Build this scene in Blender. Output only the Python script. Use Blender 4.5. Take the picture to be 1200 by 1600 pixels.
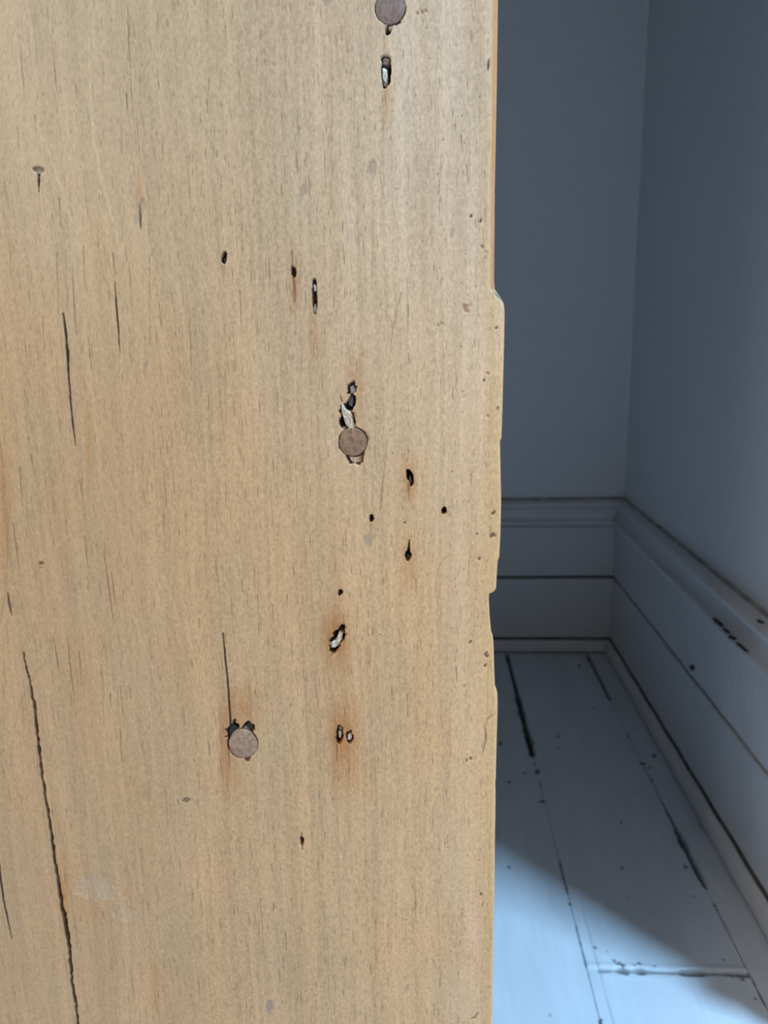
import bpy, math, random
import numpy as np
from mathutils import Matrix, Vector

S = bpy.context.scene
COL = S.collection
for o in list(bpy.data.objects):
    bpy.data.objects.remove(o)

# ------------------------------------------------------------------ camera
FOC = 1202.0                       # focal length in pixels of a 1200x1600 frame
CAMH = 0.60
MR = np.array([[0.99828785, -0.00707003, -0.05806363],
               [0.05511309, -0.21883140,  0.97420499],
               [-0.0195938, -0.97573707, -0.21806708]])
cd = bpy.data.cameras.new('camera')
cam = bpy.data.objects.new('camera', cd)
COL.objects.link(cam)
m = Matrix.Identity(4)
for i in range(3):
    m[i][0] = MR[i, 0]; m[i][1] = -MR[i, 1]; m[i][2] = -MR[i, 2]
m[2][3] = CAMH
cam.matrix_world = m
cd.sensor_fit = 'VERTICAL'
cd.sensor_height = 36.0
cd.sensor_width = 27.0
cd.lens = FOC / 1600 * 36
cd.clip_start = 0.01
cd.dof.use_dof = True
cd.dof.focus_distance = 0.305
cd.dof.aperture_fstop = 17.0
S.camera = cam

# ------------------------------------------------------------------ sky, roof light, added board lamp, exposure
W = bpy.data.worlds.new('sky'); S.world = W
W.use_nodes = True
W.node_tree.nodes['Background'].inputs[0].default_value = (0.55, 0.75, 1.0, 1)
W.node_tree.nodes['Background'].inputs[1].default_value = 1.0

def area(name, loc, target, sx, sy, power, col, spread):
    l = bpy.data.lights.new(name, 'AREA'); l.shape = 'RECTANGLE'
    l.size = sx; l.size_y = sy; l.energy = power; l.color = col; l.spread = math.radians(spread)
    o = bpy.data.objects.new(name, l); COL.objects.link(o)
    o.location = loc
    d = Vector(target) - Vector(loc)
    o.rotation_euler = d.to_track_quat('-Z', 'Y').to_euler()
    return o
# sky light falling in by the roof window, and an added warm lamp at the left wall to light the board
area('rooflight_daylight', (1.07, -0.015, 2.43), (0.95, 0.085, 0.0), 0.25, 0.25, 51.5, (0.39, 0.695, 1.0), 120)
area('board_fill_lamp', (-1.27, -1.25, 1.60), (0.0, 0.30, 0.60), 0.90, 1.15, 13.3, (1.0, 0.92, 0.82), 120)

S.view_settings.view_transform = 'Standard'
S.view_settings.look = 'None'
S.view_settings.gamma = 1.0
S.view_settings.use_curve_mapping = False
S.view_settings.exposure = 0.0

rng = np.random.default_rng(7)
random.seed(7)

# ------------------------------------------------------------------ helpers
def lin(r, g, b):
    f = lambda c: (c / 255 / 12.92) if c <= 10 else ((c / 255 + 0.055) / 1.055) ** 2.4
    return np.array([f(r), f(g), f(b)])

def ray(u, v):
    return MR @ np.array([u - 600.0, v - 800.0, FOC])

def on_depth(u, v, y):             # point of the upright plane Y = y
    r = ray(u, v); p = r * (y / r[1]); p[2] += CAMH
    return p

def on_floor(u, v, z=0.0):
    r = ray(u, v); p = r * ((z - CAMH) / r[2]); p[2] = z
    return p

def on_side(u, v, x):
    r = ray(u, v); p = r * (x / r[0]); p[2] += CAMH
    return p

def photo_uv(X, Y, Z):
    Z = Z - CAMH
    c0 = MR[0, 0] * X + MR[1, 0] * Y + MR[2, 0] * Z
    c1 = MR[0, 1] * X + MR[1, 1] * Y + MR[2, 1] * Z
    c2 = MR[0, 2] * X + MR[1, 2] * Y + MR[2, 2] * Z
    return 600 + FOC * c0 / c2, 800 + FOC * c1 / c2

def sstep(a, b, x):
    t = np.clip((x - a) / (b - a), 0, 1)
    return t * t * (3 - 2 * t)

def vnoise(x, y, seed):            # value noise, about -1..1
    r = np.random.default_rng(seed)
    N = 256
    T = r.uniform(-1, 1, (N, N)).astype(np.float32)
    xi = np.floor(x).astype(int); yi = np.floor(y).astype(int)
    fx = x - xi; fy = y - yi
    fx = fx * fx * (3 - 2 * fx); fy = fy * fy * (3 - 2 * fy)
    xi %= N; yi %= N
    x1 = (xi + 1) % N; y1 = (yi + 1) % N
    return (T[yi, xi] * (1 - fx) + T[yi, x1] * fx) * (1 - fy) + (T[y1, xi] * (1 - fx) + T[y1, x1] * fx) * fy

def link(name, me, mat, parent=None, label=None, cat=None, group=None, kind=None, smooth=False):
    o = bpy.data.objects.new(name, me); COL.objects.link(o)
    if mat and not me.materials: me.materials.append(mat)
    if smooth: me.shade_smooth()
    if parent: o.parent = parent
    if label: o['label'] = label
    if cat: o['category'] = cat
    if group: o['group'] = group
    if kind: o['kind'] = kind
    return o

def pydata(name, v, f):
    me = bpy.data.meshes.new(name)
    me.from_pydata([tuple(map(float, p)) for p in v], [], f)
    me.update()
    return me

def box_mesh(name, a, b, bev=0.0):
    (x0, y0, z0), (x1, y1, z1) = a, b
    import bmesh
    bm = bmesh.new()
    vs = [bm.verts.new(p) for p in ((x0,y0,z0),(x1,y0,z0),(x1,y1,z0),(x0,y1,z0),(x0,y0,z1),(x1,y0,z1),(x1,y1,z1),(x0,y1,z1))]
    for q in ((3,2,1,0),(4,5,6,7),(0,1,5,4),(1,2,6,5),(2,3,7,6),(3,0,4,7)):
        bm.faces.new([vs[i] for i in q])
    if bev:
        bmesh.ops.bevel(bm, geom=bm.edges[:], offset=bev, segments=2, profile=0.5, affect='EDGES')
    me = bpy.data.meshes.new(name); bm.to_mesh(me); bm.free()
    return me

def grid_mesh(name, P, extra_faces=None, col=None):
    """P: (ny, nx, 3) array of positions -> quad grid with an optional colour per vertex"""
    ny, nx = P.shape[:2]
    me = bpy.data.meshes.new(name)
    n = nx * ny
    idx = np.arange(n).reshape(ny, nx)
    q = np.stack([idx[:-1, :-1], idx[1:, :-1], idx[1:, 1:], idx[:-1, 1:]], -1).reshape(-1, 4)
    if extra_faces is not None: q = np.concatenate([q, extra_faces])
    me.vertices.add(n)
    me.vertices.foreach_set('co', P.reshape(-1).astype(np.float32))
    me.loops.add(q.size)
    me.loops.foreach_set('vertex_index', q.reshape(-1).astype(np.int32))
    me.polygons.add(len(q))
    me.polygons.foreach_set('loop_start', np.arange(0, q.size, 4, dtype=np.int32))
    me.update(calc_edges=True)
    if col is not None:
        a = me.color_attributes.new('tint', 'FLOAT_COLOR', 'POINT')
        c = np.ones((n, 4), np.float32); c[:, :3] = col.reshape(-1, 3)
        a.data.foreach_set('color', c.reshape(-1))
    me.validate()
    return me

def mat(name, base=(0.5,0.5,0.5), rough=0.6, spec=0.5):
    M = bpy.data.materials.new(name); M.use_nodes = True
    b = M.node_tree.nodes['Principled BSDF']
    b.inputs['Base Color'].default_value = (*base, 1)
    b.inputs['Roughness'].default_value = rough
    b.inputs['Specular IOR Level'].default_value = spec
    return M, M.node_tree.nodes, M.node_tree.links, b

def noise_node(N, L, scale=(1,1,1), detail=4, rot=(0,0,0), rough=0.55, size=1.0):
    tc = N.new('ShaderNodeTexCoord'); mp = N.new('ShaderNodeMapping')
    mp.inputs['Scale'].default_value = scale; mp.inputs['Rotation'].default_value = rot
    t = N.new('ShaderNodeTexNoise'); t.inputs['Scale'].default_value = size
    t.inputs['Detail'].default_value = detail; t.inputs['Roughness'].default_value = rough
    L.new(tc.outputs['Object'], mp.inputs['Vector']); L.new(mp.outputs[0], t.inputs['Vector'])
    return t

def ramp(N, L, src, stops):
    r = N.new('ShaderNodeValToRGB')
    e = r.color_ramp.elements
    while len(e) < len(stops): e.new(0.5)
    for k, (p, c) in enumerate(stops):
        e[k].position = p; e[k].color = (*c, 1)
    L.new(src, r.inputs[0])
    return r

def bump(N, L, src, b, strength=0.2, dist=0.001):
    n = N.new('ShaderNodeBump'); n.inputs['Strength'].default_value = strength
    n.inputs['Distance'].default_value = dist
    L.new(src, n.inputs['Height']); L.new(n.outputs[0], b.inputs['Normal'])

def noisy(name, c0, c1, rough, scale, size=1.0, rot=(0,0,0), bs=0.2, bd=0.0005, spec=0.5, detail=4):
    M, N, L, b = mat(name, c0, rough, spec)
    t = noise_node(N, L, scale, detail, rot, 0.6, size)
    r = ramp(N, L, t.outputs['Fac'], [(0.32, c0), (0.68, c1)])
    L.new(r.outputs[0], b.inputs['Base Color'])
    bump(N, L, t.outputs['Fac'], b, bs, bd)
    return M

# ------------------------------------------------------------------ materials of the room
m_wall = noisy('wall_paint', (0.70, 0.68, 0.71), (0.73, 0.71, 0.74), 0.75, (1,1,1), 60, bs=0.25, bd=0.002, spec=0.3, detail=6)
m_room = noisy('room_paint', (0.52, 0.44, 0.36), (0.56, 0.48, 0.39), 0.8, (1,1,1), 20)
m_ceil = noisy('ceiling_paint', (0.70, 0.68, 0.64), (0.74, 0.72, 0.68), 0.8, (1,1,1), 20)
m_skirt = noisy('skirting_paint', (0.64, 0.615, 0.63), (0.67, 0.645, 0.66), 0.5, (1,1,1), 35, bs=0.2, bd=0.0012, spec=0.4)
m_grime = noisy('wall_grime', (0.20, 0.17, 0.15), (0.50, 0.47, 0.46), 0.9, (1,1,1), 40)
m_dust = noisy('joint_dust', (0.05, 0.043, 0.038), (0.15, 0.13, 0.115), 0.9, (1,1,1), 60)
m_dirt = noisy('grime', (0.025, 0.022, 0.02), (0.06, 0.05, 0.045), 0.9, (1,1,1), 300)

# painted floorboards: paint colour, wear comes from the 'tint' attribute
m_floor, N, L, b = mat('floor_paint', (0.6, 0.66, 0.72), 0.42, 0.45)
at = N.new('ShaderNodeVertexColor'); at.layer_name = 'tint'
t = noise_node(N, L, (14, 3.5, 14), 6, size=3.0)
r = ramp(N, L, t.outputs['Fac'], [(0.3, (0.93, 0.93, 0.93)), (0.7, (1.0, 1.0, 1.0))])
mx = N.new('ShaderNodeMix'); mx.data_type = 'RGBA'; mx.blend_type = 'MULTIPLY'; mx.inputs[0].default_value = 1
L.new(at.outputs[0], mx.inputs[6]); L.new(r.outputs[0], mx.inputs[7]); L.new(mx.outputs[2], b.inputs['Base Color'])
t2 = noise_node(N, L, (40, 6, 40), 5, size=3.0)
bump(N, L, t2.outputs['Fac'], b, 0.25, 0.0015)
FLOOR_C = np.array([0.64, 0.66, 0.715])
m_plain, N, L, b = mat('floor_paint_plain', tuple(FLOOR_C), 0.42, 0.45)
t = noise_node(N, L, (14, 3.5, 14), 6, size=3.0)
r = ramp(N, L, t.outputs['Fac'], [(0.3, tuple(FLOOR_C * 0.93)), (0.7, tuple(FLOOR_C))])
L.new(r.outputs[0], b.inputs['Base Color'])

# ------------------------------------------------------------------ room shell
YB, TB, BL, DH = 0.300, 0.024, -0.62, 1.98   # the pine board: front face Y, thickness, left end, height
WX, WY = 0.368, 1.444              # the corner: side wall face X, rear wall face Y
SEND = 0.540                       # where the side wall ends and the room opens to the right
RX, LX, FY, CZ = 1.5, -1.3, -2.2, 2.45

def shell(name, a, b, m):
    return link(name, box_mesh(name, a, b), m, kind='structure')
shell('wall_back', (LX - .1, WY, -.05), (WX + .1, WY + .1, CZ), m_wall)
shell('wall_right', (WX, SEND, -.05), (WX + .1, WY, CZ), m_wall)
shell('wall_alcove', (WX + .1, SEND, -.05), (RX, SEND + .1, CZ), m_room)
shell('wall_front', (LX - .1, FY - .1, -.05), (RX + .1, FY, CZ), m_room)
ce = bpy.data.objects.new('ceiling', None); COL.objects.link(ce); ce['kind'] = 'structure'
for a, c in (((LX - .1, FY - .1), (.88, WY + .1)), ((1.26, FY - .1), (RX + .1, WY + .1)), ((.88, FY - .1), (1.26, -.205)), ((.88, .175), (1.26, WY + .1))):
    link('ceiling_section', box_mesh('ceiling_section', (*a, CZ), (*c, CZ + .1)), m_ceil, ce)
wf = bpy.data.objects.new('window_1', None); COL.objects.link(wf); wf['kind'] = 'structure'
for a, c in (((.88, -.205), (.90, .175)), ((1.24, -.205), (1.26, .175)), ((.90, -.205), (1.24, -.185)), ((.90, .155), (1.24, .175))):
    link('window_frame', box_mesh('window_frame', (*a, CZ + .02), (*c, CZ + .13)), m_skirt, wf)

def window_wall(name, x0, x1, ya, yb, za, zb, y0, y1, wn):
    w = bpy.data.objects.new(name, None); COL.objects.link(w); w['kind'] = 'structure'
    for a, b in (((x0, y0, -.05), (x1, ya, CZ)), ((x0, yb, -.05), (x1, y1, CZ)),
                 ((x0, ya, -.05), (x1, yb, za)), ((x0, ya, zb), (x1, yb, CZ))):
        link('wall_section', box_mesh('wall_section', a, b), m_room, w)
    fr = bpy.data.objects.new(wn, None); COL.objects.link(fr); fr['kind'] = 'structure'
    xm = (x0 + x1) / 2
    t = .03
    for a, b in (((xm-.03, ya, za), (xm+.03, ya+t, zb)), ((xm-.03, yb-t, za), (xm+.03, yb, zb)),
                 ((xm-.03, ya+t, za), (xm+.03, yb-t, za+t)), ((xm-.03, ya+t, zb-t), (xm+.03, yb-t, zb))):
        link('window_frame', box_mesh('window_frame', a, b), m_skirt, fr)
shell('wall_side', (RX, FY, -.05), (RX + .1, SEND + .1, CZ), m_room)
window_wall('wall_left', LX - .1, LX, -1.77, -.73, .97, 2.23, FY, WY, 'fill_lamp_opening')  # unseen opening and frame added around the board's fill lamp
shell('light_block_side', (LX, YB, 0), (BL - .002, YB + .09, CZ), m_room)  # added unseen wall that keeps the fill lamp out of the corner
shell('light_block_top', (BL - .002, YB, DH + .003), (WX, YB + .09, CZ), m_room)  # added unseen header over the board, cuts light reaching the corner

# ------------------------------------------------------------------ floorboards
floor = link('floor', box_mesh('floor', (LX - .1, FY - .1, -.07), (RX + .1, WY + .1, -.032)), m_dirt, kind='structure')
J = [0.150 - 0.154 * k for k in range(14, 0, -1)] + [0.150, 0.304] + [0.304 + 0.154 * k for k in range(1, 16)]
TH = 0.022

# specks of bare wood and grime in the paint: photo position, radius in px
SPECKS = [(1022,1181,3.2),(982,1150,2.6),(872,1151,2),(839,1205,4),(847,1252,3),(820,1207,2.2),(782,1162,3.5),(796,1222,2),
          (1004,1193,3),(1015,1200,2),(1020,1218,2.5),(995,1238,1.6),(1071,1355,3),(1083,1401,2),(795,1356,2.2),(860,1587,2),
          (938,1596,5),(875,1350,3),(880,1371,2.4),(886,1387,2),(890,1412,2),(930,1481,2.4),(949,1487,1.3),(1094,1290,2),
          (833,1160,2.4),(836,1192,2),(844,1224,2),(881,1243,1.5),(928,1106,1.5),(905,1040,3),(975,1225,1.4),(971,1285,2),
          (972,1356,2),(980,1400,1.6),(960,1502,2.2),(966,1507,3.4),(972,1510,2.6),(991,1509,1.6),(998,1506,2.6),(1022,1511,1.6),
          (980,1523,2.6),(1000,1521,1.8),(1040,1521,1.4),(1145,1527,2),(1160,1530,2.2),(1130,1500,1.6),(1116,1414,1.8),(1121,1421,1.6),
          (873,1168,1.6),(905,1460,1),(1180,1560,2)]
# joint x -> list of (v0, v1, half width px, depth m): how open it is along its run
OPEN = {0.150: [(1022,1090,3.0,.016),(1090,1181,4.6,.02),(1181,1345,0.7,.0006),(1345,1395,1.6,.003),(1395,1445,0.8,.0012),(1445,1510,1.2,.003),(1510,1700,1.0,.0016)],
        0.304: [(1022,1092,2.6,.014),(1092,1196,0.7,.0006),(1196,1255,1.2,.002),(1255,1296,2.2,.01),(1296,1388,4.0,.018),(1388,1412,0.7,.0006),(1412,1450,1.4,.002),(1450,1520,1.2,.002),(1520,1700,1.6,.006)]}

def detail_board(x0, x1, y0, y1, dx, dy, chip_ends=()):
    nx = int((x1 - x0) / dx) + 1; ny = int((y1 - y0) / dy) + 1
    # extra columns near the two long edges
    e = np.array([0, .0004, .0009, .0015, .0022, .003, .004, .0055])
    xs = np.concatenate([x0 + e, np.linspace(x0 + .007, x1 - .007, nx), (x1 - e)[::-1]])
    ee = e[:6]
    ys = np.concatenate([y0 + ee, np.linspace(y0 + .0045, y1 - .0045, ny), (y1 - ee)[::-1]])
    X, Y = np.meshgrid(xs, ys)
    Z = vnoise(X * 22, Y * 3, 5) * 0.0005 + vnoise(X * 90, Y * 10, 6) * 0.00012
    U, V = photo_uv(X, Y, np.zeros_like(X))
    C = np.ones(X.shape + (3,)) * FLOOR_C
    C *= (1 + 0.04 * vnoise(X * 30, Y * 5, 9) + 0.03 * vnoise(X * 200, Y * 40, 10))[..., None]
    wear = np.zeros_like(X)
    for (u, v, r) in SPECKS:
        d = np.hypot((U - u) * (1 + .35 * math.sin(u)), V - v) + vnoise(X * 900, Y * 900, 21) * r * .5
        k = 1 - sstep(r * .55, r * 1.25, d)
        wear = np.maximum(wear, k * .92)
    for jx, runs in OPEN.items():
        if min(abs(x0 - jx), abs(x1 - jx)) > 1e-4: continue
        hw = np.zeros_like(X); dep = np.zeros_like(X)
        for v0, v1, h, dd in runs:
            k = sstep(v0 - 3, v0 + 3, V) * (1 - sstep(v1 - 3, v1 + 3, V))
            hw += k * h; dep += k * dd
        pxm = 1202 / np.maximum(Y * .97 + .13, .2)         # about px per metre at this depth
        w = hw / pxm * (1 + .35 * vnoise(X * 0 + 3, Y * 160, 31))
        d = np.abs(X - jx)
        k = 1 - sstep(w * .75, w * 1.15 + 1e-5, d)
        Z -= k * dep
        wear = np.maximum(wear, k * np.clip(dep / .006, 0.25, 1) * .95)
    if chip_ends:                                          # edge of the painted-over filler strip
        d = np.abs(X - .1615); k = (1 - sstep(.0004, .0012, d)) * sstep(1395, 1420, V) * (.6 + .4 * vnoise(X * 0, Y * 60, 38))
        Z -= k * .0008; wear = np.maximum(wear, k * .35)
    for yy in chip_ends:                                   # butt joint with broken paint
        d = np.abs(Y - yy)
        w = .0022 * (1 + .6 * vnoise(X * 120, Y * 0, 33))
        k = 1 - sstep(w * .6, w * 1.2, d)
        k *= sstep(x0 + .009, x0 + .013, X)
        Z -= k * .006
        Z += (.0016 if yy == y0 else .0005) * np.exp(-((d - .006) / .003) ** 2)      # paint ridge beside the joint
        wear = np.maximum(wear, k * (.85 + .15 * vnoise(X * 200, Y * 0, 35)))
    C = C * (1 - wear[..., None]) + np.array([.035, .032, .028]) * wear[..., None]
    # side walls down to the underside
    P = np.stack([X, Y, Z], -1)
    top = P; Cc = C
    lo = TH
    L_ = top[:, :1].copy(); L_[..., 2] = -lo; R_ = top[:, -1:].copy(); R_[..., 2] = -lo
    P = np.concatenate([L_, top, R_], 1); Cc = np.concatenate([Cc[:, :1], Cc, Cc[:, -1:]], 1)
    A_ = P[:1].copy(); A_[..., 2] = -lo; B_ = P[-1:].copy(); B_[..., 2] = -lo
    P = np.concatenate([A_, P, B_], 0); Cc = np.concatenate([Cc[:1], Cc, Cc[-1:]], 0)
    ny, nx = P.shape[:2]
    q = np.array([[0, nx - 1, nx * ny - 1, nx * (ny - 1)]])
    return grid_mesh('floorboard', P[:, ::-1], None, Cc[:, ::-1])

EY = 0.640
for k in range(len(J) - 1):
    a, c = J[k], J[k + 1]
    if abs(c - 0.150) < 1e-4 or abs(a - 0.304) < 1e-4:
        link('floorboard', detail_board(a, c, .45, WY, .0016, .0022), m_floor, floor, smooth=True)
        link('floorboard', box_mesh('floorboard', (a + .0006, FY, -TH), (c - .0006, .4495, 0), .001), m_plain, floor)
    elif abs(a - 0.150) < 1e-4:
        link('floorboard', detail_board(a, c, EY, WY, .0016, .0022, (EY,)), m_floor, floor, smooth=True)
        link('floorboard', detail_board(a, c, .40, EY, .0016, .0022, (EY,)), m_floor, floor, smooth=True)
        link('floorboard', box_mesh('floorboard', (a + .0006, FY, -TH), (c - .0006, .3995, 0), .001), m_plain, floor)
    else:
        link('floorboard', box_mesh('floorboard', (max(a, LX) + .0006, FY, -TH), (min(c, RX) - .0006, WY if a < WX else SEND, 0), .001), m_plain, floor)

# ------------------------------------------------------------------ skirting
# profile (distance out of the wall, height)
PROF = {
 'lower_board': [(0, .0285), (.018, .0285), (.018, .1458), (.0165, .1472), (0, .1472)],
 'upper_board': [(0, .1528), (.0165, .1528), (.018, .1542), (.018, .2500), (0, .2500)],
 'cap_moulding': [(0, .2530), (.0250, .2530), (.0280, .2555), (.0285, .2590), (.0265, .2625), (.0190, .2640), (.0160, .2690), (.0145, .2760),
                  (.0150, .2820), (.0175, .2850), (.0215, .2870), (.0235, .2905), (.0230, .2945), (.0190, .2975), (.0090, .2990), (0, .2995)],
 'fillet': [(0, .2500), (.0150, .2500), (.0150, .2530), (0, .2530)],
 'shoe_moulding': [(0, .0030), (.0300, .0030), (.0305, .006), (.0300, .0125), (.0280, .0180), (.0255, .0215), (.0206, .0238), (.0202, .0180), (0, .0180)],
}
GAPP = [(0, .140), (.0125, .140), (.0125, .160), (0, .160)]

def run(name, prof, side, parent, matl, a, b):
    """side 'back': along X from a to b on the rear wall; 'right': along Y on the side wall; mitred in the corner"""
    n = 60
    P = []
    for k in range(n + 1):
        t = k / n
        row = []
        for (o, z) in prof:
            wob = 0.0006 * math.sin(k * .9 + z * 40) if o > .005 else 0
            if side == 'back':
                e = b - o
                row.append((a + (e - a) * t, WY - o - wob, z + wob * .6))
            else:
                e = b - o
                row.append((WX - o - wob, a + (e - a) * t, z + wob * .6))
        P.append(row)
    m_ = len(prof)
    v = [p for row in P for p in row]
    f = []
    for k in range(n):
        for j in range(m_):
            q = [k * m_ + j, (k + 1) * m_ + j, (k + 1) * m_ + (j + 1) % m_, k * m_ + (j + 1) % m_]
            f.append(q if side == 'back' else q[::-1])
    f.append(list(range(m_)) if side == 'back' else list(range(m_))[::-1])
    e = [n * m_ + j for j in range(m_)]
    f.append(e[::-1] if side == 'back' else e)
    me = pydata(name, v, f)
    return link(name, me, matl, parent)

for side, nm, a, b in (('back', 'baseboard_back', LX, WX), ('right', 'baseboard_right', SEND, WY)):
    root = bpy.data.objects.new(nm, None); COL.objects.link(root); root['kind'] = 'structure'
    for pn, pf in PROF.items():
        run(pn, pf, side, root, m_skirt, a, b)
    run('joint_filler', GAPP, side, root, m_dust, a, b)
    run('joint_filler', [(0, .0002), (.0275, .0002), (.0275, .0030), (0, .0030)], side, root, m_dirt, a, b)
    run('joint_filler', [(0, .0180), (.0201, .0180), (.0201, .0224), (.0170, .0240), (.0170, .0285), (0, .0285)], side, root, m_dust, a, b)
    # hairline of grime where the cap meets the wall plaster
    run('grime_line', [(0, .2985), (.005, .2985), (.004, .3012), (0, .3026)], side, root, m_grime, a, b)

# paint chips on the side skirting
def chip(parent, pts, matl, nrm, name='paint_chip'):
    c = sum((Vector(p) for p in pts), Vector()) / len(pts)
    n = Vector(nrm)
    v = [Vector(p) + n * .0012 for p in pts] + [Vector(p) - n * .003 for p in pts] + [c + n * .0016]
    k = len(pts)
    f = [[i, (i + 1) % k, 2 * k] for i in range(k)] + [[i, i + k, (i + 1) % k + k, (i + 1) % k] for i in range(k)]
    return link(name, pydata(name, v, f), matl, parent)
br = bpy.data.objects['baseboard_right']
for (u0, v0, u1, v1, w) in ((1114, 966, 1127, 978, 3), (1129, 981, 1138, 990, 1.6), (1139, 993, 1146, 999, 4.5), (1150, 1004, 1166, 1018, 1.2),
                            (1183, 968, 1190, 974, 2.4), (1079, 1039, 1085, 1047, 7)):
    pts = []
    d = np.array([u1 - u0, v1 - v0]); Ln = np.hypot(*d); d = d / Ln; nn = np.array([-d[1], d[0]])
    for k in range(10):
        a = 2 * math.pi * k / 10
        r = 1 + .25 * math.sin(k * 2.3 + u0)
        q = np.array([(u0 + u1) / 2, (v0 + v1) / 2]) + d * math.cos(a) * Ln / 2 * r + nn * math.sin(a) * w / 2 * r
        pts.append(on_side(q[0], q[1], WX - (.0185 if u0 < 1090 else .0232 if u0 > 1175 else .0282)))
    chip(br, pts, m_dirt, (-1, 0, 0))

# plaster bead that fills the corner of the two walls
v = []; f = []; ns = 180; ks = 5
for i in range(ns + 1):
    z = .3 + (CZ - .3) * i / ns
    r = .0045 + .0022 * math.sin(i * 1.7) * math.sin(i * .61) + (.006 if i == 14 else 0)
    for j in range(ks):
        a = math.pi / 2 * j / (ks - 1)
        v.append((WX - r * (1 - math.sin(a)) , WY - r * (1 - math.cos(a)), z))
for i in range(ns):
    for j in range(ks - 1):
        p = i * ks + j
        f.append([p, p + 1, p + ks + 1, p + ks])
link('trim_1', pydata('trim_1', v, f), m_wall, kind='structure', smooth=True)

# ------------------------------------------------------------------ the old pine board
# pixel tracks of the chipped right-hand edge: outer silhouette and front arris
OUT = [(-200,781),(0,778),(150,776),(300,773),(440,772),(452,773),(461,780),(474,787),(487,788.5),(520,788),(580,786.5),(640,785),(685,783.5),
       (690,781.2),(740,782.3),(780,783),(840,781.7),(870,780),(877,777.6),(900,776),(916,775),(921,773.5),(924,770),(926,764),(935,763.4),(960,764.6),(985,767),
       (990,769),(1000,770.6),(1040,771.8),(1071,773),(1076,775.5),(1082,777),(1100,777.6),(1160,776),(1214,774.6),(1218,773.6),(1240,774),(1280,773.6),(1300,773),
       (1400,772.4),(1440,771),(1500,770.2),(1600,769),(1800,766)]
ARR = [(-200,769),(0,766),(150,765),(300,763),(440,762.4),(451,763.6),(463,774),(474,784),(487,785.6),(520,784.5),(580,782.6),(640,781),(685,779.5),
       (690,778),(740,778.5),(780,779),(840,777.5),(870,776),(877,774),(900,772.6),(916,771.8),(921,771),(924,768),(926,762.4),(935,761.6),(960,762.8),(985,765),
       (990,766.6),(1000,768),(1040,769.2),(1071,770.4),(1076,771.4),(1082,772),(1100,772.4),(1160,771.6),(1214,771),(1218,770.4),(1240,770.4),(1280,770.2),(1300,770),
       (1400,769.4),(1440,768),(1500,767.4),(1600,766),(1800,763)]
STEP = 0.00035
zt = on_depth(600, -150, YB)[2]; zb = on_depth(600, 1740, YB)[2]
xl = on_depth(0, 1640, YB)[0] - .002
ny = int((zt - zb) / STEP)
zs = np.linspace(zb, zt, ny)
# the arris as X(z): walk the track
tr = np.array([[*on_depth(u, v, YB)[[2, 0]]] for v, u in ARR])[::-1]
xa = np.interp(zs, tr[:, 0], tr[:, 1])
nx = int((xa.max() - xl) / STEP)
s = np.linspace(0, 1, nx)
X = xl + (xa[:, None] - xl) * 1.0 * s[None, :]
xm = xa.mean()
# keep columns upright away from the edge; only the last 12 mm follow the broken arris
x_reg = xl + (xm - xl) * s[None, :]
wgt = sstep(xm - .016, xm, x_reg)
X = x_reg + (xa[:, None] - xm) * wgt
Z = np.repeat(zs[:, None], nx, 1)
U, V = photo_uv(X, YB, Z)
mmx, mmz = X * 1000, Z * 1000
dep = np.zeros_like(X)

# grain: slow wander of the fibre direction, bands, fine streaks, speckle
wan = vnoise(mmx * .02, mmz * .012, 1) * 2.5 + vnoise(mmx * .06, mmz * .03, 2) * .8
gx = mmx + wan
left = 1 - sstep(150, 420, U)
g1 = vnoise(gx * .16, mmz * .006, 3); g2 = vnoise(gx * .55, mmz * .014, 4); g3 = vnoise(gx * 1.4, mmz * .05, 5)
g4 = vnoise(gx * 2.6, mmz * .22, 6); sp = vnoise(mmx * 2.1, mmz * 1.3, 7); sp2 = vnoise(mmx * 1.1, mmz * .7, 8)
pat = vnoise(mmx * .045, mmz * .022, 11); pat2 = vnoise(mmx * .08, mmz * .03, 12)
BASE = np.array([.60, .382, .212])
tone = 1 + .05 * g1 + .06 * g2 + .055 * g3 * (1 - .4 * left) + .045 * g4 + (.11 * sp + .07 * sp2) * (1 - .35 * left) + .04 * pat
C = BASE * tone[..., None]
hue = (.035 * pat2 + .015 * g1 + .008 * g2)[..., None]
C *= 1 + hue * np.array([.6, -.2, -1.0])
dep += -.00003 * g3 - .00004 * sp - .00003 * g4
# older, browner wood to the left
br_ = (1 - sstep(-50, 620, U)) * sstep(250, 900, V)
C *= (1 - .10 * br_[..., None] * np.array([.8, 1, 1.1]))
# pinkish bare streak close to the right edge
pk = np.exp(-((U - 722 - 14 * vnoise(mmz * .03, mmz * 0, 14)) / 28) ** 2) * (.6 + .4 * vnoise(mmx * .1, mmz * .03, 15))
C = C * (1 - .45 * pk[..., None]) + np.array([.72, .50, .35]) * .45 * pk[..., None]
# paler tone towards the upper right, the top and the right side
pale_ = sstep(250, 720, U) * (1 - sstep(120, 950, V)) * (.85 + .3 * g2)
C = C * (1 - .75 * pale_[..., None]) + np.array([.72, .59, .47]) * .75 * tone[..., None] * pale_[..., None]
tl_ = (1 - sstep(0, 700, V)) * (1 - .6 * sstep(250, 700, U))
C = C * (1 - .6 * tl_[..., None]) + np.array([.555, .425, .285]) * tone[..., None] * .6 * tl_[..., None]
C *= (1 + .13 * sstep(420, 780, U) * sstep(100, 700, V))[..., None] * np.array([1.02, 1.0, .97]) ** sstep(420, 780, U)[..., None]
yl = np.exp(-((U - 768) / 12) ** 2)
C = C * (1 - .3 * yl[..., None]) + np.array([.72, .46, .20]) * .3 * yl[..., None]

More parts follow.
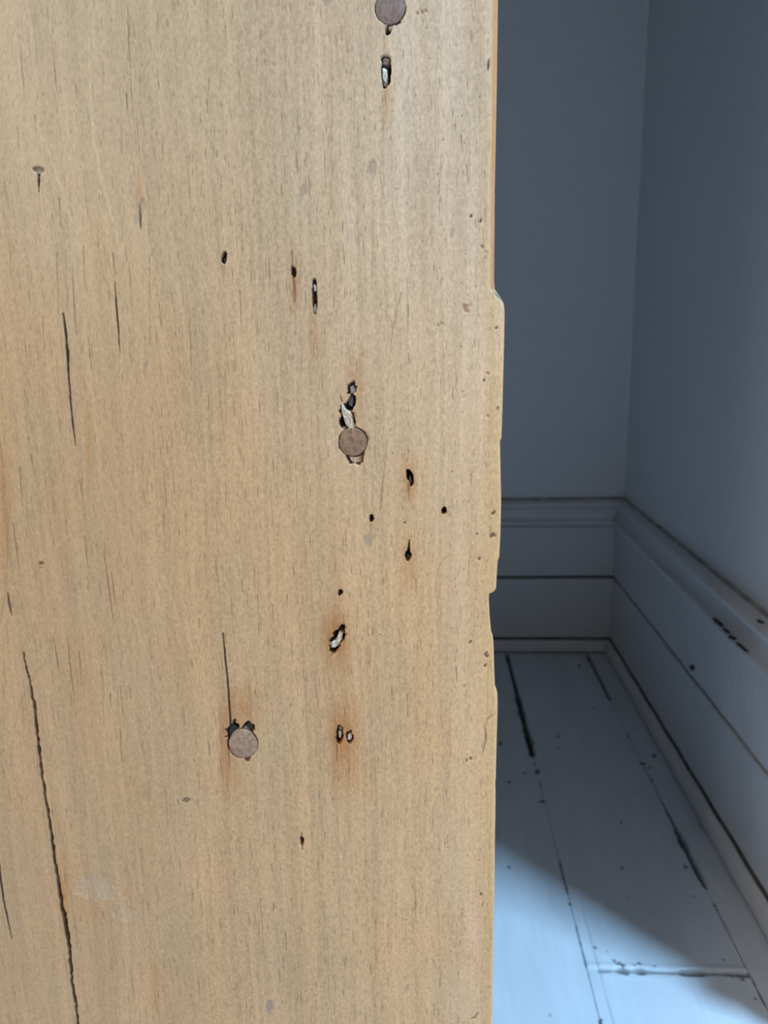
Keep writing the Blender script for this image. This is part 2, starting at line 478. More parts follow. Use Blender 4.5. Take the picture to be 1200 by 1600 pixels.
def win(u0, u1, v0, v1):           # index window of the grid that covers a photo box
    z0 = on_depth((u0 + u1) / 2, v1, YB)[2]; z1 = on_depth((u0 + u1) / 2, v0, YB)[2]
    i0 = max(0, int((z0 - zb) / STEP) - 6); i1 = min(ny, int((z1 - zb) / STEP) + 7)
    xa_ = min(on_depth(u0, v0, YB)[0], on_depth(u0, v1, YB)[0]); xb_ = max(on_depth(u1, v0, YB)[0], on_depth(u1, v1, YB)[0])
    k = (nx - 1) / (xm - xl)
    j0 = max(0, int((xa_ - xl) * k) - 12); j1 = min(nx, int((xb_ - xl) * k) + 13)
    return slice(i0, max(i1, i0)), slice(j0, max(j1, j0))

def paint(w, k, col, mul=False):
    k = np.clip(k, 0, 1)[..., None]
    if mul: C[w] = C[w] * (1 - k + k * np.array(col))
    else: C[w] = C[w] * (1 - k) + np.array(col) * k

DARK = (.045, .030, .022)
BROWN = (.17, .095, .045)

def stroke(pts, wd, alpha=.85, col=DARK, depth=.0004, soft=.7, jit=.4):
    """pts photo polyline, wd: width in px per point"""
    P = np.array(pts, float)
    wd = np.interp(np.linspace(0, 1, len(P)), np.linspace(0, 1, len(np.atleast_1d(wd))), np.atleast_1d(wd))
    mw = max(wd) + 3
    w = win(P[:, 0].min() - mw, P[:, 0].max() + mw, P[:, 1].min() - mw, P[:, 1].max() + mw)
    u, v = U[w], V[w]
    if u.size == 0: return
    u = u + jit * vnoise(mmx[w] * .5, mmz[w] * .45, 41)
    best = np.full(u.shape, -1e9)
    for k in range(len(P) - 1):
        a, b = P[k], P[k + 1]; d = b - a; q = max(d @ d, 1e-6)
        t = np.clip(((u - a[0]) * d[0] + (v - a[1]) * d[1]) / q, 0, 1)
        r = np.hypot(u - a[0] - t * d[0], v - a[1] - t * d[1])
        best = np.maximum(best, (wd[k] * (1 - t) + wd[k + 1] * t) / 2 - r)
    k = sstep(-soft, soft, best)
    paint(w, sstep(-soft - (.6 if depth > .001 else 0), soft, best) * alpha, col)
    dep[w] = np.maximum(dep[w], k * depth)

def blobmask(w, cx, cy, rx, ry, ang=0, rag=.18, soft=.12, seed=1):
    u, v = U[w] - cx, V[w] - cy
    c, s_ = math.cos(ang), math.sin(ang)
    a, b = (u * c + v * s_) / rx, (-u * s_ + v * c) / ry
    r = np.hypot(a, b) + rag * vnoise(mmx[w] * 1.1 + seed * 7.3, mmz[w] * .9, 50 + seed) + rag * .5 * vnoise(mmx[w] * 2.6, mmz[w] * .8, 90 + seed)
    return 1 - sstep(1 - soft, 1 + soft, r)

def blob(cx, cy, rx, ry, ang=0, alpha=.9, col=DARK, depth=0.0, rag=.18, soft=.12, seed=1, mul=False):
    R = max(rx, ry) * 1.7 + 3
    w = win(cx - R, cx + R, cy - R, cy + R)
    if U[w].size == 0: return
    k = blobmask(w, cx, cy, rx, ry, ang, rag, soft, seed)
    paint(w, k * alpha, col, mul)
    if depth: dep[w] = np.maximum(dep[w], k * depth)

def stain(cx, cy, rx, ry, amt, seed=1, col=(.78, .52, .30)):
    w = win(cx - rx * 2.4, cx + rx * 2.4, cy - ry * 2.2, cy + ry * 2.2)
    u, v = (U[w] - cx) / rx, (V[w] - cy) / ry
    k = np.exp(-(np.abs(u) ** 3) - np.abs(v) ** 2.2) * (1 + .35 * vnoise(mmx[w] * 1.3, mmz[w] * .08, 60 + seed))
    paint(w, np.clip(k * amt, 0, 1), col, True)

# --- random pores and flecks along the grain
R = np.random.default_rng(11)
VPX, VPY = 708.0, 6178.0
for k in range(3600):
    u = R.uniform(0, 786); v = R.uniform(-20, 1620)
    right = u / 780
    ln = R.gamma(2.2, 5.6 if right > .35 else 8.0) + 3
    if right > .8 and R.random() < .5: ln *= .5
    sl = (VPX - u) / (VPY - v) + R.normal(0, .012)
    a = R.uniform(.20, .74) * (1.0 if right > .3 else .7)
    if R.random() < .12: a += .25
    wv = R.uniform(.6, 1.45)
    stroke([(u, v), (u + sl * ln * .5 + R.normal(0, .25), v + ln * .5), (u + sl * ln, v + ln)], [.25, wv, .25], a,
           (.20, .095, .040) if R.random() < .7 else (.13, .070, .035), .00012, soft=.75, jit=.2)
for k in range(240):               # long faint hairlines
    u = R.uniform(0, 780); v = R.uniform(-60, 1600); ln = R.uniform(40, 170)
    sl = (VPX - u) / (VPY - v) + R.normal(0, .006)
    stroke([(u, v), (u + sl * ln * .5 + R.normal(0, .8), v + ln * .5), (u + sl * ln, v + ln)], [.1, .7, .1], R.uniform(.18, .48), (.22, .11, .045), .00008, soft=.7, jit=.5)
for k in range(420):               # pin-prick pits, mostly near the broken edge
    u = 785 - abs(R.normal(0, 120)); v = R.uniform(0, 1600)
    blob(u, v, R.uniform(.7, 1.5), R.uniform(.7, 1.6), 0, R.uniform(.25, .6), (.16, .10, .06), .00012, seed=k % 9)

# --- growth lines of the cathedral figure on the left: pale raised lines
PALE = (.74, .58, .35)
for pts, a in ((((138,60),(141,130),(145,210),(158,280),(172,330),(191,400)), .6), (((50,180),(66,215),(85,262),(100,310),(118,365),(126,400)), .55),
               (((150,0),(146,40),(147,90)), .35), (((176,60),(178,0)), .2), (((222,120),(230,170),(231,250)), .2),
               (((30,985),(52,1010),(58,1045)), .2), (((200,930),(215,985),(240,1045)), .3), (((255,900),(275,960),(300,1010)), .25)):
    stroke(pts, [2, 4.0, 2], a * .8, PALE, 0, soft=2.2, jit=2.0)
for pts, a in ((((85,990),(80,1020),(60,1048),(42,1075),(28,1110),(20,1150),(16,1200)), .35), (((100,430),(106,455),(104,485)), .5), (((0,690),(4,730),(6,790)), .5),
               (((12,800),(11,870),(8,930),(0,975)), .45), (((150,410),(165,440),(178,470)), .3), (((150,850),(155,870)), .3),
               (((240,1500),(245,1540),(250,1600)), .4), (((220,1520),(216,1560),(219,1600)), .3), (((300,1340),(320,1400),(324,1480)), .15)):
    stroke(pts, [1, 1.8, 1], a, (.30, .17, .075), .0001, soft=1.1)
stain(8, 800, 9, 130, .45, 3, (.85, .62, .40)); stain(138, 700, 5, 60, .5, 4, (.95, .74, .48)); stain(126, 610, 5, 110, .25, 4, (.95, .78, .55))
stain(100, 1400, 8, 60, .55, 5, (.95, .70, .42)); stain(135, 1420, 26, 40, .3, 6, (.95, .78, .58)); stain(242, 1545, 9, 50, .4, 7, (.95, .75, .5))

# --- cracks
stroke([(37,1020),(42,1048),(46,1065),(53,1100),(56,1125),(60,1165),(63,1195),(70,1240),(78,1290),(85,1340),(92,1385),(96,1415),(101,1435),(106,1462),(108,1482),(112,1530),(119,1575),(123,1612)],
       [1.0,1.6,2.0,4.0,4.0,3.6,3.4,3.4,3.4,3.6,4.2,4.8,6.0,6.2,4.4,3.0,3.2,2.8], .93, (.028,.018,.013), .0045, soft=.6, jit=1.2)
stroke([(82,1300),(90,1345),(100,1400),(110,1440)], [.3,.9,.4], .4, BROWN, .0002)
stroke([(75,1290),(82,1330)], [.3,1,.3], .4, BROWN, .0002)
stroke([(-2,1350),(2,1385),(6,1412),(12,1438),(18,1467)], [2.4,2.2,2,1.8,.6], .85, DARK, .0012)
stroke([(98,490),(103,525),(105,550),(107,590),(111,640),(115,675),(118,697)], [2,2.6,3.6,2,1.8,1.6,.6], .88, (.05,.03,.02), .0014)
stroke([(179,440),(181,470),(184,510),(187,555)], [.8,2.6,2.6,.6], .8, DARK, .0008)
stroke([(176,396),(180,430)], [1.4,1], .6, DARK, .0004)
stroke([(88,396),(90,450),(91,502)], [1.3,1.2,.6], .5, BROWN, .0003)
stroke([(112,420),(115,470),(119,525)], [.7,1.6,.7], .55, BROWN, .0004)
stroke([(138,528),(141,560),(142,580)], [.6,1.6,.6], .6, BROWN, .0003)
stroke([(130,385),(132,450)], [1.6,.8], .5, BROWN, .0003)
stroke([(348,990),(352,1030),(356,1070),(359,1112),(360,1138)], [1.4,2,1.9,2,2.4], .85, DARK, .0012)
stroke([(357,1170),(358,1200)], [2.4,.8], .5, (.25,.09,.03), .0003)
for pts, w_, a in ((((131,825),(134,860),(138,897)), 1.4, .6), (((162,860),(167,900),(172,935),(178,975)), 1.9, .75), (((174,895),(180,945)), 1.3, .6), (((20,818),(25,855),(30,900)), 1.7, .6),
                   (((102,978),(107,1020),(112,1060),(119,1122)), 1.8, .65), (((84,996),(89,1030),(92,1057)), 1.6, .65), (((123,1018),(127,1072)), 1.6, .6), (((187,1070),(192,1110),(195,1140)), 1.5, .5),
                   (((187,1140),(191,1192)), 1.5, .6), (((172,1085),(173,1102)), 2, .65), (((158,1040),(162,1140)), 1.0, .4), (((29,55),(33,100),(40,172)), 2.0, .45), (((199,0),(201,60),(204,108)), 1.9, .5),
                   (((82,72),(86,120),(88,150)), 2.4, .35), (((197,148),(199,175)), 2.6, .55), (((92,310),(95,358)), 1.8, .5), (((54,180),(57,212)), 1.6, .5), (((27,200),(29,235)), 1.7, .45),
                   (((231,350),(237,400)), 1.3, .5), (((233,400),(234,550)), 1.0, .45), (((294,480),(297,520),(299,590)), 1.4, .4), (((375,455),(377,505)), 1.5, .55), (((391,410),(392,442)), 1.4, .6),
                   (((30,730),(35,792)), 1.5, .5), (((123,750),(132,795)), 1.4, .45), (((45,540),(48,580)), 1.2, .4), (((66,495),(71,590)), 1.6, .4), (((277,1250),(280,1262)), 1.5,.6),
                   (((103,1265),(105,1282)), 1.6, .55), (((110,1288),(112,1300)), 1.6, .6), (((352,40),(353,75)), 1.3, .5), (((377,325),(378,400)), 1.0, .5), (((507,235),(509,330)), 1.0, .4),
                   (((559,160),(560,230)), .9, .4), (((517,150),(518,330)), .7, .35), (((592,270),(603,325)), .8, .3), (((720,212),(722,236)), 2.0, .5), (((729,258),(731,290)), 1.7, .5),
                   (((685,270),(686,300)), 1.1, .5), (((712,575),(714,620)), 1.1, .5), (((636,440),(637,520)), .7, .3), (((402,930),(405,990)), 1.3, .5), (((425,945),(428,1010)), 1.0, .4),
                   (((636,1085),(637,1120)), 1.1, .55), (((649,905),(650,925)), 1.6, .5), (((406,1405),(412,1490)), 1.3, .45), (((446,1455),(447,1488)), 1.4, .5), (((537,1498),(539,1515)), 1.8, .5),
                   (((160,1425),(162,1437)), 2.2, .6), (((192,1500),(196,1525)), 1.2, .45), (((222,1405),(224,1445)), 1.0, .4)):
    stroke(pts, [.4, w_, .4] if len(pts) > 2 else [w_, .4], a, (.11, .055, .025), .0003)
# long scratches
stroke([(627,459),(621,480),(613,520),(609,560),(607,610)], [2.4,1.4,1,.8,.4], .45, (.24,.15,.08), .0002)
stroke([(603,700),(600,740),(594,785),(590,815)], [.8,1.3,1.1,.6], .5, (.22,.13,.07), .0002)
stroke([(599,745),(596,790),(591,830)], [.5,.9,.5], .4, (.22,.13,.07), .0002)
stroke([(708,866),(695,872),(684,890),(680,915),(683,945)], [.6,1.6,1.5,1.2,.5], .35, (.24,.15,.08), .0002)
stroke([(757,1131),(759,1148),(758,1160),(754,1182)], [1,2.2,2.2,.6], .7, (.13,.08,.05), .0003)
stroke([(762,1124),(770,1117),(775,1113)], [4,2,.8], .5, (.25,.15,.09), .0003)
stroke([(747,1583),(742,1590),(736,1592)], [2,3,2], .7, (.16,.11,.06), .0003)
stroke([(764,92),(763,103),(762,110)], [1.4,3.4,1.2], .85, DARK, .0015)
stroke([(755,1410),(753,1416)], [1.4,2], .6, BROWN, .0003)

# --- grey smudges, dents and marks
GREY = (.36, .27, .21)
for (cx, cy, rx, ry, al) in ((580,262,8,11,.55), (474,297,6,9,.6), (575,845,7,10,.6), (509,2,7,8,.5), (421,1573,6,11,.85), (470,318,5,10,.25), (452,560,3,6,.35), (443,1303,2.4,3,.4),
                             (228,570,3,6,.6), (150,1388,34,18,.22), (195,1428,20,12,.16), (222,320,5,10,.45), (213,343,5,9,.4), (218,330,5,20,.3), (706,365,4,9,.35), (635,770,4,4,.25), (725,1072,3,3,.5),
                             (540,522,3,9,.28), (442,1503,2,5,.6), (635,1545,3,6,.5), (632,1528,2,2,.6)):
    col = GREY if al > .31 or cx == 580 else (.56, .46, .37)
    blob(cx, cy, rx, ry, .1, al, col, .00015, rag=.25, soft=.25, seed=int(cx) % 9)
stroke([(218,318),(219,340),(220,360)], [1.2,3.4,.8], .85, DARK, .0006)
blob(61,265,9,4,.1,.75,(.16,.12,.10),.0008,rag=.3,seed=3); blob(60,271,3.4,6,0,.7,(.45,.42,.40),.0005,seed=2); stroke([(60,272),(60,285),(60,301)], [3,2.6,.5], .85, DARK, .0012)
blob(65,880,4,3,0,.7,(.14,.09,.06),.0005,seed=5); stroke([(61,880),(62,888),(68,887)], [1,1,1], .5, BROWN, .0003)
stroke([(12,926),(14,944),(18,962)], [1,5,1.4], .75, (.11,.07,.05), .0007); stroke([(20,932),(20,950)], [1,1.6], .5, BROWN, .0003)
blob(291,1251,6,4,-.5,.75,(.22,.16,.10),.0006,rag=.3,seed=4); blob(728,483,4,7,0,.55,(.30,.17,.10),.0004,rag=.4,seed=6); stroke([(722,476),(736,477)], [1.5,1.2], .5, (.30,.17,.10), .0002)
for (a_, b_) in ((770,803),(772,800),(768,838),(773,836),(770,834),(749,873),(746,834),(762,1025),(759,1022),(758,1040),(777,512),(778,637),(756,594),(735,1186),(729,1188),(735,1003),(752,1398),(751,345),(736,337)):
    blob(a_, b_, 2.2, 3, .5, .7, (.12,.08,.05), .0005, rag=.4, seed=(a_ * 3) % 9)
for (a_, b_) in ((660,18),(666,17),(652,20),(759,403),(753,385),(761,393),(685,508),(690,505),(762,583),(763,650)):
    blob(a_, b_, 3, 1.6, .5, .5, (.24,.13,.08), .0003, rag=.4, seed=(a_ * 3) % 9)

# --- rust stains round the iron
stain(525,1000,24,52,.70,1); stain(524,985,16,30,.3,1); stain(538,1150,26,58,.75,2); stain(538,1155,14,26,.2,2)
stain(378,1110,30,40,.55,3); stain(352,1165,9,60,.55,4); stain(368,1215,22,30,.2,5); stain(640,752,12,40,.5,6); stain(640,757,7,18,.4,7); stain(638,868,11,34,.45,8); stain(642,910,14,26,.22,9)
stain(531,926,7,16,.35,10); stain(552,585,14,40,.35,11); stain(460,445,9,45,.5,12); stain(602,160,6,40,.4,13); stain(492,520,12,50,.3,14); stain(218,300,6,35,.45,15); stain(551,640,22,60,.22,16); stain(349,418,4,16,.4,17)
stain(694,800,7,10,.3,18); stain(581,812,6,14,.25,19); stain(549,1210,30,40,.25,20)

# --- holes (pockets in the wood) : iron-stained dark lining
INK = (.022, .017, .020); RUST = (.12, .045, .020)
HOLES = []
def hole(cx, cy, rx, ry, ang=0, depth=.004, col=INK, rag=.22, seed=1):
    blob(cx, cy, rx, ry, ang, .96, col, depth, rag * 1.5, .14, seed)
# slot above
hole(603.5,93,6.5,6,0,.003,(.14,.11,.10),.2,1); hole(602.5,110,6.2,23,.03,.005,(.07,.035,.02),.12,2); hole(608,112,2.5,18,.05,.006,(.05,.018,.010),.1,3)
stroke([(598,135),(597.5,160)], [1.4,.5], .6, (.30,.15,.07), .0003); stroke([(602,135),(602,170)], [1.4,.5], .55, (.30,.15,.07), .0003)
# left of it
hole(350,402,3.6,9,-.1,.004,(.05,.045,.06),.2,4); hole(351,396,3.4,4.5,-.3,.005,INK,.2,5)
hole(458.5,425,3.6,9,0,.003,(.07,.035,.025),.25,6); stroke([(455.5,392),(456,420)], [.8,1.6], .7, (.12,.07,.04), .0004); stroke([(462,398),(463,420)], [.6,1], .45, BROWN, .0003)
stroke([(458,434),(460,450),(460.5,465),(460,478)], [4.5,2.2,1.6,.5], .7, (.20,.12,.09), .0006); stroke([(457,455),(457.6,480)], [1,.5], .5, BROWN, .0003)
hole(491.5,462,3.6,26,-.035,.0035,(.10,.045,.025),.12,7)
# around the middle plug
hole(550,608,6,9,.1,.003,(.20,.16,.12),.25,1); hole(548.5,630,5.6,13,.25,.0055,INK,.14,2); hole(540,650,7,22,-.18,.004,(.12,.06,.035),.16,3); hole(547,655,8,14,-.4,.0035,(.20,.13,.09),.15,4)
hole(535,662,4.5,9,-.2,.006,INK,.15,5); hole(553,716,12,9,0,.003,(.32,.22,.15),.3,6); stroke([(540,712),(549,724)], [1.4,2], .85, DARK, .001); stroke([(566,708),(566,722)], [6,2], .75, (.10,.05,.03), .0015)
stroke([(531,615),(534,628)], [.8,1.8], .8, DARK, .0008); stroke([(553,645),(557,652)], [1.6,.8], .7, DARK, .0006)
blob(571,682,4,9,-.4,.7,(.24,.17,.12),.0008,rag=.3,seed=6)
# lower plug
hole(364,1143,9,14,.15,.006,INK,.25,1); hole(372,1142,6,6,0,.005,(.05,.035,.035),.3,2); hole(389,1137,8.5,8,.4,.005,INK,.22,3); hole(387,1186,4,4,0,.0015,(.20,.12,.07),.4,4)
hole(357,1160,2.5,10,0,.004,(.06,.03,.02),.2,6)
# upper plug chip
hole(607,44,4.6,9,.05,.003,(.30,.20,.15),.25,7); hole(607,49,3,4,.1,.005,(.06,.035,.04),.2,8); stroke([(618,39),(626,34)], [2,3], .7, (.14,.09,.07), .0008)
# single nail holes
hole(640.5,744,4.4,11,-.32,.0075,INK,.14,1); hole(643,754,3,6,-.1,.003,(.16,.11,.11),.2,2); hole(694,798.5,4,5.2,0,.007,INK,.15,3); hole(580,810.5,3.2,5.4,0,.005,(.05,.04,.045),.15,4)
hole(638,869,4.6,7.6,0,.007,INK,.12,5); stroke([(639.5,844),(639,855),(638,864)], [.6,2,5], .9, (.05,.025,.016), .003); stroke([(638,755),(639,783)], [1.4,.4], .55, RUST, .0003)
stroke([(693,780),(693.5,795)], [.6,1.6], .55, BROWN, .0004); stroke([(579,817),(578,835)], [1.2,.5], .5, BROWN, .0003); blob(632,817,2,2,0,.5,DARK,.0004,seed=3)
hole(531.5,926,3.6,4.6,.3,.005,INK,.2,6); blob(528,930,2.5,2.5,0,.6,(.45,.36,.30),0,seed=3)
hole(526.5,1000,8.2,20,.42,.0055,(.035,.026,.030),.2,7); hole(534,990,4,10,-.2,.006,INK,.2,8); hole(522,1014,6,6,.2,.006,INK,.25,3)
hole(531,1149,5.4,14,0,.005,(.05,.035,.035),.14,1); hole(546,1153.5,5.2,10,0,.005,(.045,.035,.04),.16,2)
stroke([(526,1163),(526,1190)], [1.8,.6], .45, RUST, .0003); stroke([(524,1105),(524,1190)], [.5,1,.5], .3, RUST, .0002)
hole(472,1314,2.8,7.5,-.05,.003,(.055,.018,.012),.2,4); stroke([(471,1302),(472,1327)], [1.2,2,1], .85, (.06,.02,.013), .001)

# --- sockets for the wooden plugs
PLUGS = [(610,13,23.2,24.5), (551.5,690.5,21.8,22.2), (380,1162.5,22.6,22.0)]
for k, (cx, cy, rx, ry) in enumerate(PLUGS):
    R_ = rx * 1.5
    w = win(cx - R_, cx + R_, cy - R_, cy + R_)
    r = np.hypot((U[w] - cx) / (rx + .4), (V[w] - cy) / (ry + .4)) + .02 * vnoise(mmx[w], mmz[w], 71 + k)
    kk = 1 - sstep(.985, 1.03, r)
    paint(w, kk * .9, (.10, .06, .04)); dep[w] = np.maximum(dep[w], kk * .003)

# fade the relief out at the arris so the edge stays closed
edge = 1 - sstep(.992, 1.0, s)[None, :]
Y = YB + dep * edge
front = np.stack([X, Y, Z], -1)

# --- rounded / chipped edge and the side of the board
# at each z: from the arris (Y = YB) to the outer silhouette a little deeper, then straight back
tro_d = .0045
def track_x(y):
    t = np.array([[*on_depth(u, v, y)[[2, 0]]] for v, u in OUT])[::-1]
    return np.interp(zs, t[:, 0], t[:, 1])
vz = np.interp(zs, tr[:, 0], np.array([v for v, u in ARR], float)[::-1])
edep = np.interp(vz, [0, 440, 452, 474, 487, 900, 924, 1070, 1080, 1212, 1222, 1600], [.006, .006, .006, .0035, .002, .002, .001, .001, .002, .002, .0012, .0012])
xo = track_x(YB + .002)
xo_far = track_x(YB + .006)
kf = (edep - .002) / .004
xo = np.where(kf > 0, xo + (xo_far - xo) * kf, xo)
cols = []; 
for t_, yy_ in ((.35, .10), (.65, .32), (.88, .65), (1.0, 1.0)):
    flat = sstep(.0025, .005, edep)                        # wide flat bevel high up, a rounded arris below
    tx = t_ * (1 - flat) + (0.25 * (1 + [0, 1, 2, 3][len(cols)])) * flat
    ty = yy_ * (1 - flat) + (0.25 * (1 + [0, 1, 2, 3][len(cols)])) * flat
    cols.append(np.stack([xa + (xo - xa) * tx, YB + edep * ty, zs], -1))
cols.append(np.stack([xo - .0003, YB + edep + .004, zs], -1))
cols.append(np.stack([xo - .0012, np.full(ny, YB + TB), zs], -1))
strip = np.stack(cols, 1)
sm = strip[..., 0] * 1000; szm = strip[..., 2] * 1000
ec = np.array([.84, .42, .19]) * (1 + .10 * vnoise(np.repeat(np.arange(strip.shape[1])[None] * 1.3, ny, 0), szm * .07, 77) + .06 * vnoise(sm * 2, szm * .6, 78))[..., None]
tan = (vz < 452)[:, None, None] & (np.arange(strip.shape[1]) >= 1)[None, :, None]
ec = np.where(tan, ec * np.array([.86, .72, .70]), ec)
gf = np.exp(-((vz - 462) / 9) ** 2)[:, None, None]
ec = ec * (1 - .9 * gf) + np.array([.22, .165, .13]) * .9 * gf
P = np.concatenate([front, strip], 1); CC = np.concatenate([C, ec], 1)
# back face column and left closing column
bl = np.stack([np.full(ny, xl), np.full(ny, YB + TB), zs], -1)[:, None]
P = np.concatenate([P, bl], 1); CC = np.concatenate([CC, ec[:, -1:]], 1)

# wood material
m_wood, N, L, b = mat('waxed_pine', (.6, .43, .24), .55, .22)
at = N.new('ShaderNodeVertexColor'); at.layer_name = 'tint'
t = noise_node(N, L, (2600, 2600, 420), 3, size=1.0)
r = ramp(N, L, t.outputs['Fac'], [(0.3, (.85, .83, .80)), (0.7, (1.10, 1.10, 1.10))])
mx = N.new('ShaderNodeMix'); mx.data_type = 'RGBA'; mx.blend_type = 'MULTIPLY'; mx.inputs[0].default_value = 1
L.new(at.outputs[0], mx.inputs[6]); L.new(r.outputs[0], mx.inputs[7]); L.new(mx.outputs[2], b.inputs['Base Color'])
bump(N, L, t.outputs['Fac'], b, .35, .00012)
def plain_pine(name, c):
    M, N, L, b = mat(name, c, .55, .22)
    t = noise_node(N, L, (700, 700, 12), 5, size=1.0)
    r = ramp(N, L, t.outputs['Fac'], [(0.25, tuple(k * .72 for k in c)), (0.42, tuple(k * .97 for k in c)), (0.75, tuple(k * 1.08 for k in c))])
    L.new(r.outputs[0], b.inputs['Base Color']); bump(N, L, t.outputs['Fac'], b, .3, .0003)
    return M
m_pine_low = plain_pine('waxed_pine_lower', tuple(np.median(C[2:12, nx // 5:-nx // 5].reshape(-1, 3), 0) * .985))
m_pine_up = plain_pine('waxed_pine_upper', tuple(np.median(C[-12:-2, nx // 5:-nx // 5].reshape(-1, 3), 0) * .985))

board = bpy.data.objects.new('pine_board', None); COL.objects.link(board)
board['label'] = 'upright old pine board with chipped right edge, plugged screw holes and nail holes'
board['category'] = 'board'
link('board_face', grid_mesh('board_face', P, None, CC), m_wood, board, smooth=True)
# the rest of the board, above, below and to the left of the close-up
XR0 = float(xa[0]); XR1 = float(xa[-1])
link('board_lower_length', box_mesh('board_lower_length', (xl, YB, 0.0), (XR0 + .0008, YB + TB, zb), .0), m_pine_low, board)
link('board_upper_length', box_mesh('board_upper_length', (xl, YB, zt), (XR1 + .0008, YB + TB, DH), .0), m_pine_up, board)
link('board_left_width', box_mesh('board_left_width', (BL, YB, 0.0), (xl, YB + TB, DH), .0), m_pine_low, board)

# --- plugs
def plug_mat(name, c0, c1, ang, fine=2200, along=260):
    M, N, L, b = mat(name, c0, .6, .3)
    t = noise_node(N, L, (fine, 800, along), 3, (0, ang, 0), .6)
    t2 = noise_node(N, L, (420, 420, 420), 3)
    ad = N.new('ShaderNodeMath'); ad.operation = 'ADD'; L.new(t.outputs['Fac'], ad.inputs[0])
    L.new(t2.outputs['Fac'], ad.inputs[1])
    hv = N.new('ShaderNodeMath'); hv.operation = 'MULTIPLY'; hv.inputs[1].default_value = .5; L.new(ad.outputs[0], hv.inputs[0])
    r = ramp(N, L, hv.outputs[0], [(0.40, c0), (0.58, c1)])
    L.new(r.outputs[0], b.inputs['Base Color']); bump(N, L, t.outputs['Fac'], b, .5, .0002)
    return M
def plug(cx, cy, rx, ry, matl, label, seed):
    o = on_depth(cx, cy, YB); e = on_depth(cx + rx, cy, YB); f_ = on_depth(cx, cy + ry, YB)
    a = abs(e[0] - o[0]); c = abs(f_[2] - o[2])
    n = 48; v = []; f = []
    for (sc, y) in ((1.0, .012), (1.0, .0003), (.985, .00005), (.93, -.00004), (.5, -.00008)):
        for k in range(n):
            q = 2 * math.pi * k / n
            w_ = 1 + .012 * math.sin(3 * q + seed) + .008 * math.sin(7 * q + seed * 2)
            v.append((o[0] + math.cos(q) * a * sc * w_, YB + y, o[2] + math.sin(q) * c * sc * w_))
    v.append((o[0], YB - .0001, o[2]))
    for r_ in range(4):
        for k in range(n):
            f.append([r_ * n + k, r_ * n + (k + 1) % n, (r_ + 1) * n + (k + 1) % n, (r_ + 1) * n + k])
    for k in range(n): f.append([4 * n + k, 4 * n + (k + 1) % n, 5 * n])
    me = pydata('wooden_plug', v, f)
    link('wooden_plug', me, matl, board, label=label, smooth=True)
plug(*PLUGS[0], plug_mat('plug_grey', (.185, .125, .105), (.31, .225, .19), 0.0), 'grey-brown round wooden plug at the top of the board', 1)
plug(*PLUGS[1], plug_mat('plug_brown', (.20, .108, .062), (.37, .215, .135), -.25), 'brown round wooden plug with pale filler above it', 2)
plug(*PLUGS[2], plug_mat('plug_tan', (.27, .165, .105), (.42, .275, .185), .8, 700, 500), 'pale brown round wooden plug below a fine crack', 3)

# --- filler, putty and nail remains lying inside the holes
m_white = noisy('white_filler', (.50, .47, .43), (.95, .93, .90), .7, (1, 1, 1), 1500, bs=.8, bd=.0006)
m_cream = noisy('cream_filler', (.42, .30, .20), (.88, .74, .56), .7, (1, 1, 1), 1300, bs=.8, bd=.0006)
m_greyf = noisy('grey_filler', (.16, .13, .115), (.40, .34, .30), .75, (1, 1, 1), 1300, bs=.8, bd=.0006)
m_iron = noisy('iron_nail', (.03, .05, .075), (.20, .27, .34), .35, (1, 1, 1), 1400, bs=.8, bd=.0006, spec=.7)
m_char = noisy('black_residue', (.008, .007, .010), (.05, .045, .055), .45, (1, 1, 1), 1500, bs=1, bd=.0008, spec=.6)
def lump(name, pts, matl, top=.0006, label=None, seed=0):
    """irregular low lump whose outline lies at photo points, its surface 'top' metres behind the face"""
    r_ = random.Random(seed * 13 + 5)
    Q = [on_depth(u, v, YB) for u, v in pts]
    q = []
    for k in range(len(Q)):                                # one extra point per side
        a, b_ = Q[k], Q[(k + 1) % len(Q)]
        q += [a, (a + b_) / 2 + np.array([r_.uniform(-1, 1), 0, r_.uniform(-1, 1)]) * .00018]
    c = sum(q) / len(q); n = len(q)
    v = []
    for sc, y in ((1.02, .006), (1.0, top + .0006), (.8, top), (.42, top - .0002)):
        for p in q:
            d = c + (p - c) * sc
            v.append((d[0], YB + y + r_.uniform(-.00025, .00025), d[2]))
    v.append((c[0], YB + top - .0001, c[2]))
    f = []
    for k in range(3):
        for j in range(n): f.append([k * n + j, k * n + (j + 1) % n, (k + 1) * n + (j + 1) % n, (k + 1) * n + j])
    for j in range(n): f.append([3 * n + j, 3 * n + (j + 1) % n, 4 * n])
    # outlines run clockwise or not: make the faces look at the camera
    area_ = sum(q[j][0] * q[(j + 1) % n][2] - q[(j + 1) % n][0] * q[j][2] for j in range(n))
    if area_ < 0: f = [t_[::-1] for t_ in f]
    link(name, pydata(name, v, f), matl, board, label=label)
lump('filler', [(597,105),(601,104),(605,107),(606,120),(604,129),(601,127),(597,121)], m_white, .0006, 'white filler in the slot', 1)
lump('filler', [(597,91),(601,88),(609,90),(609,97),(604,101),(598,99)], m_greyf, .0009, None, 2)
lump('filler', [(597,123),(602,130),(606,124),(607,134),(603,135),(598,131)], m_greyf, .0010, None, 3)
lump('filler', [(489.5,446),(491.5,443),(494,447),(493.5,454),(490,455)], m_white, .0004, 'white filler in the slot', 4)
lump('filler', [(490.5,475),(494,474),(496,482),(494,491),(491,494),(489,487)], m_greyf, .0004, None, 5)
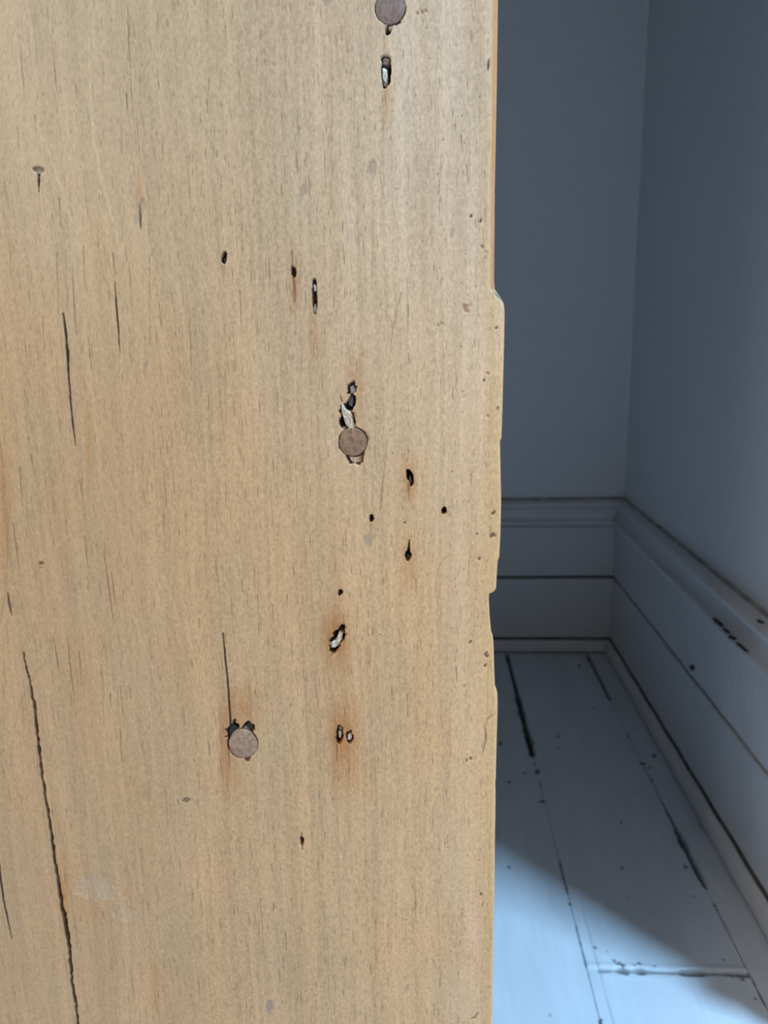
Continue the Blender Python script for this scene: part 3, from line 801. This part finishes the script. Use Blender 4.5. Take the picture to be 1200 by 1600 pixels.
lump('filler', [(532.5,627),(536,627),(537.5,634),(541,640),(548,643),(551,652),(555,667),(544,669),(540,664),(537,654),(533.5,643)], m_cream, .0003, 'white and cream filler above the plug', 6)
lump('filler', [(533,628),(536,629),(537.5,636),(541,641),(537,642),(534,637)], m_white, .0000, None, 7)
lump('filler', [(543,663),(550,661),(554,669),(545,670)], m_cream, .0002, None, 8)
lump('nail_remains', [(546,617),(551,618),(552,628),(550,637),(544,634),(543,627)], m_iron, .0018, 'blue-grey iron nail end', 9)
lump('filler', [(547,604),(552,602),(556,608),(555,615),(548,616)], m_greyf, .0004, None, 10)
lump('filler', [(545,714),(556,714),(563,711),(563,722),(556,724),(549,722)], m_cream, .0010, None, 11)
lump('filler', [(534,667),(541,668),(541,673),(534,677)], m_greyf, .0006, None, 12)
lump('residue', [(356,1134),(362,1131),(370,1139),(368,1149),(360,1158),(356,1150)], m_char, .0014, 'black charred residue', 13)
lump('residue', [(381,1133),(388,1130),(395,1135),(396,1143),(388,1141)], m_char, .0014, 'black charred residue', 14)
lump('filler', [(380,1137),(384,1135),(388,1139),(390,1142),(380,1140)], m_greyf, .0008, None, 15)
lump('filler', [(530,987),(536,990),(534,1000),(529,1009),(523,1014),(517,1013),(519,1006),(525,1000)], m_cream, .0006, 'pale filler in the rust-stained hole', 16)
lump('filler', [(518,1005),(523,1002),(526,1009),(521,1013),(517,1012)], m_white, .0005, None, 17)
lump('filler', [(528,1146),(532,1143),(534,1149),(532,1157),(529,1155)], m_cream, .0012, None, 18)
lump('filler', [(543,1149),(548,1148),(550,1153),(547,1158),(543,1157)], m_white, .0007, 'white filler in the small hole', 19)
lump('filler', [(528,1137),(534,1136),(535,1141),(529,1142)], m_greyf, .0009, None, 20)
lump('nail_remains', [(639,744),(642,748),(644,756),(641,758),(639,751)], m_greyf, .0022, None, 21)
lump('nail_remains', [(635,868),(640,869),(640,875),(635,876)], m_iron, .0026, None, 22)
lump('nail_remains', [(349,403),(352,401),(352,410),(349,412)], m_iron, .0016, None, 23)
lump('filler', [(606,40),(614,38),(615,44),(609,46)], m_cream, .0008, None, 24)
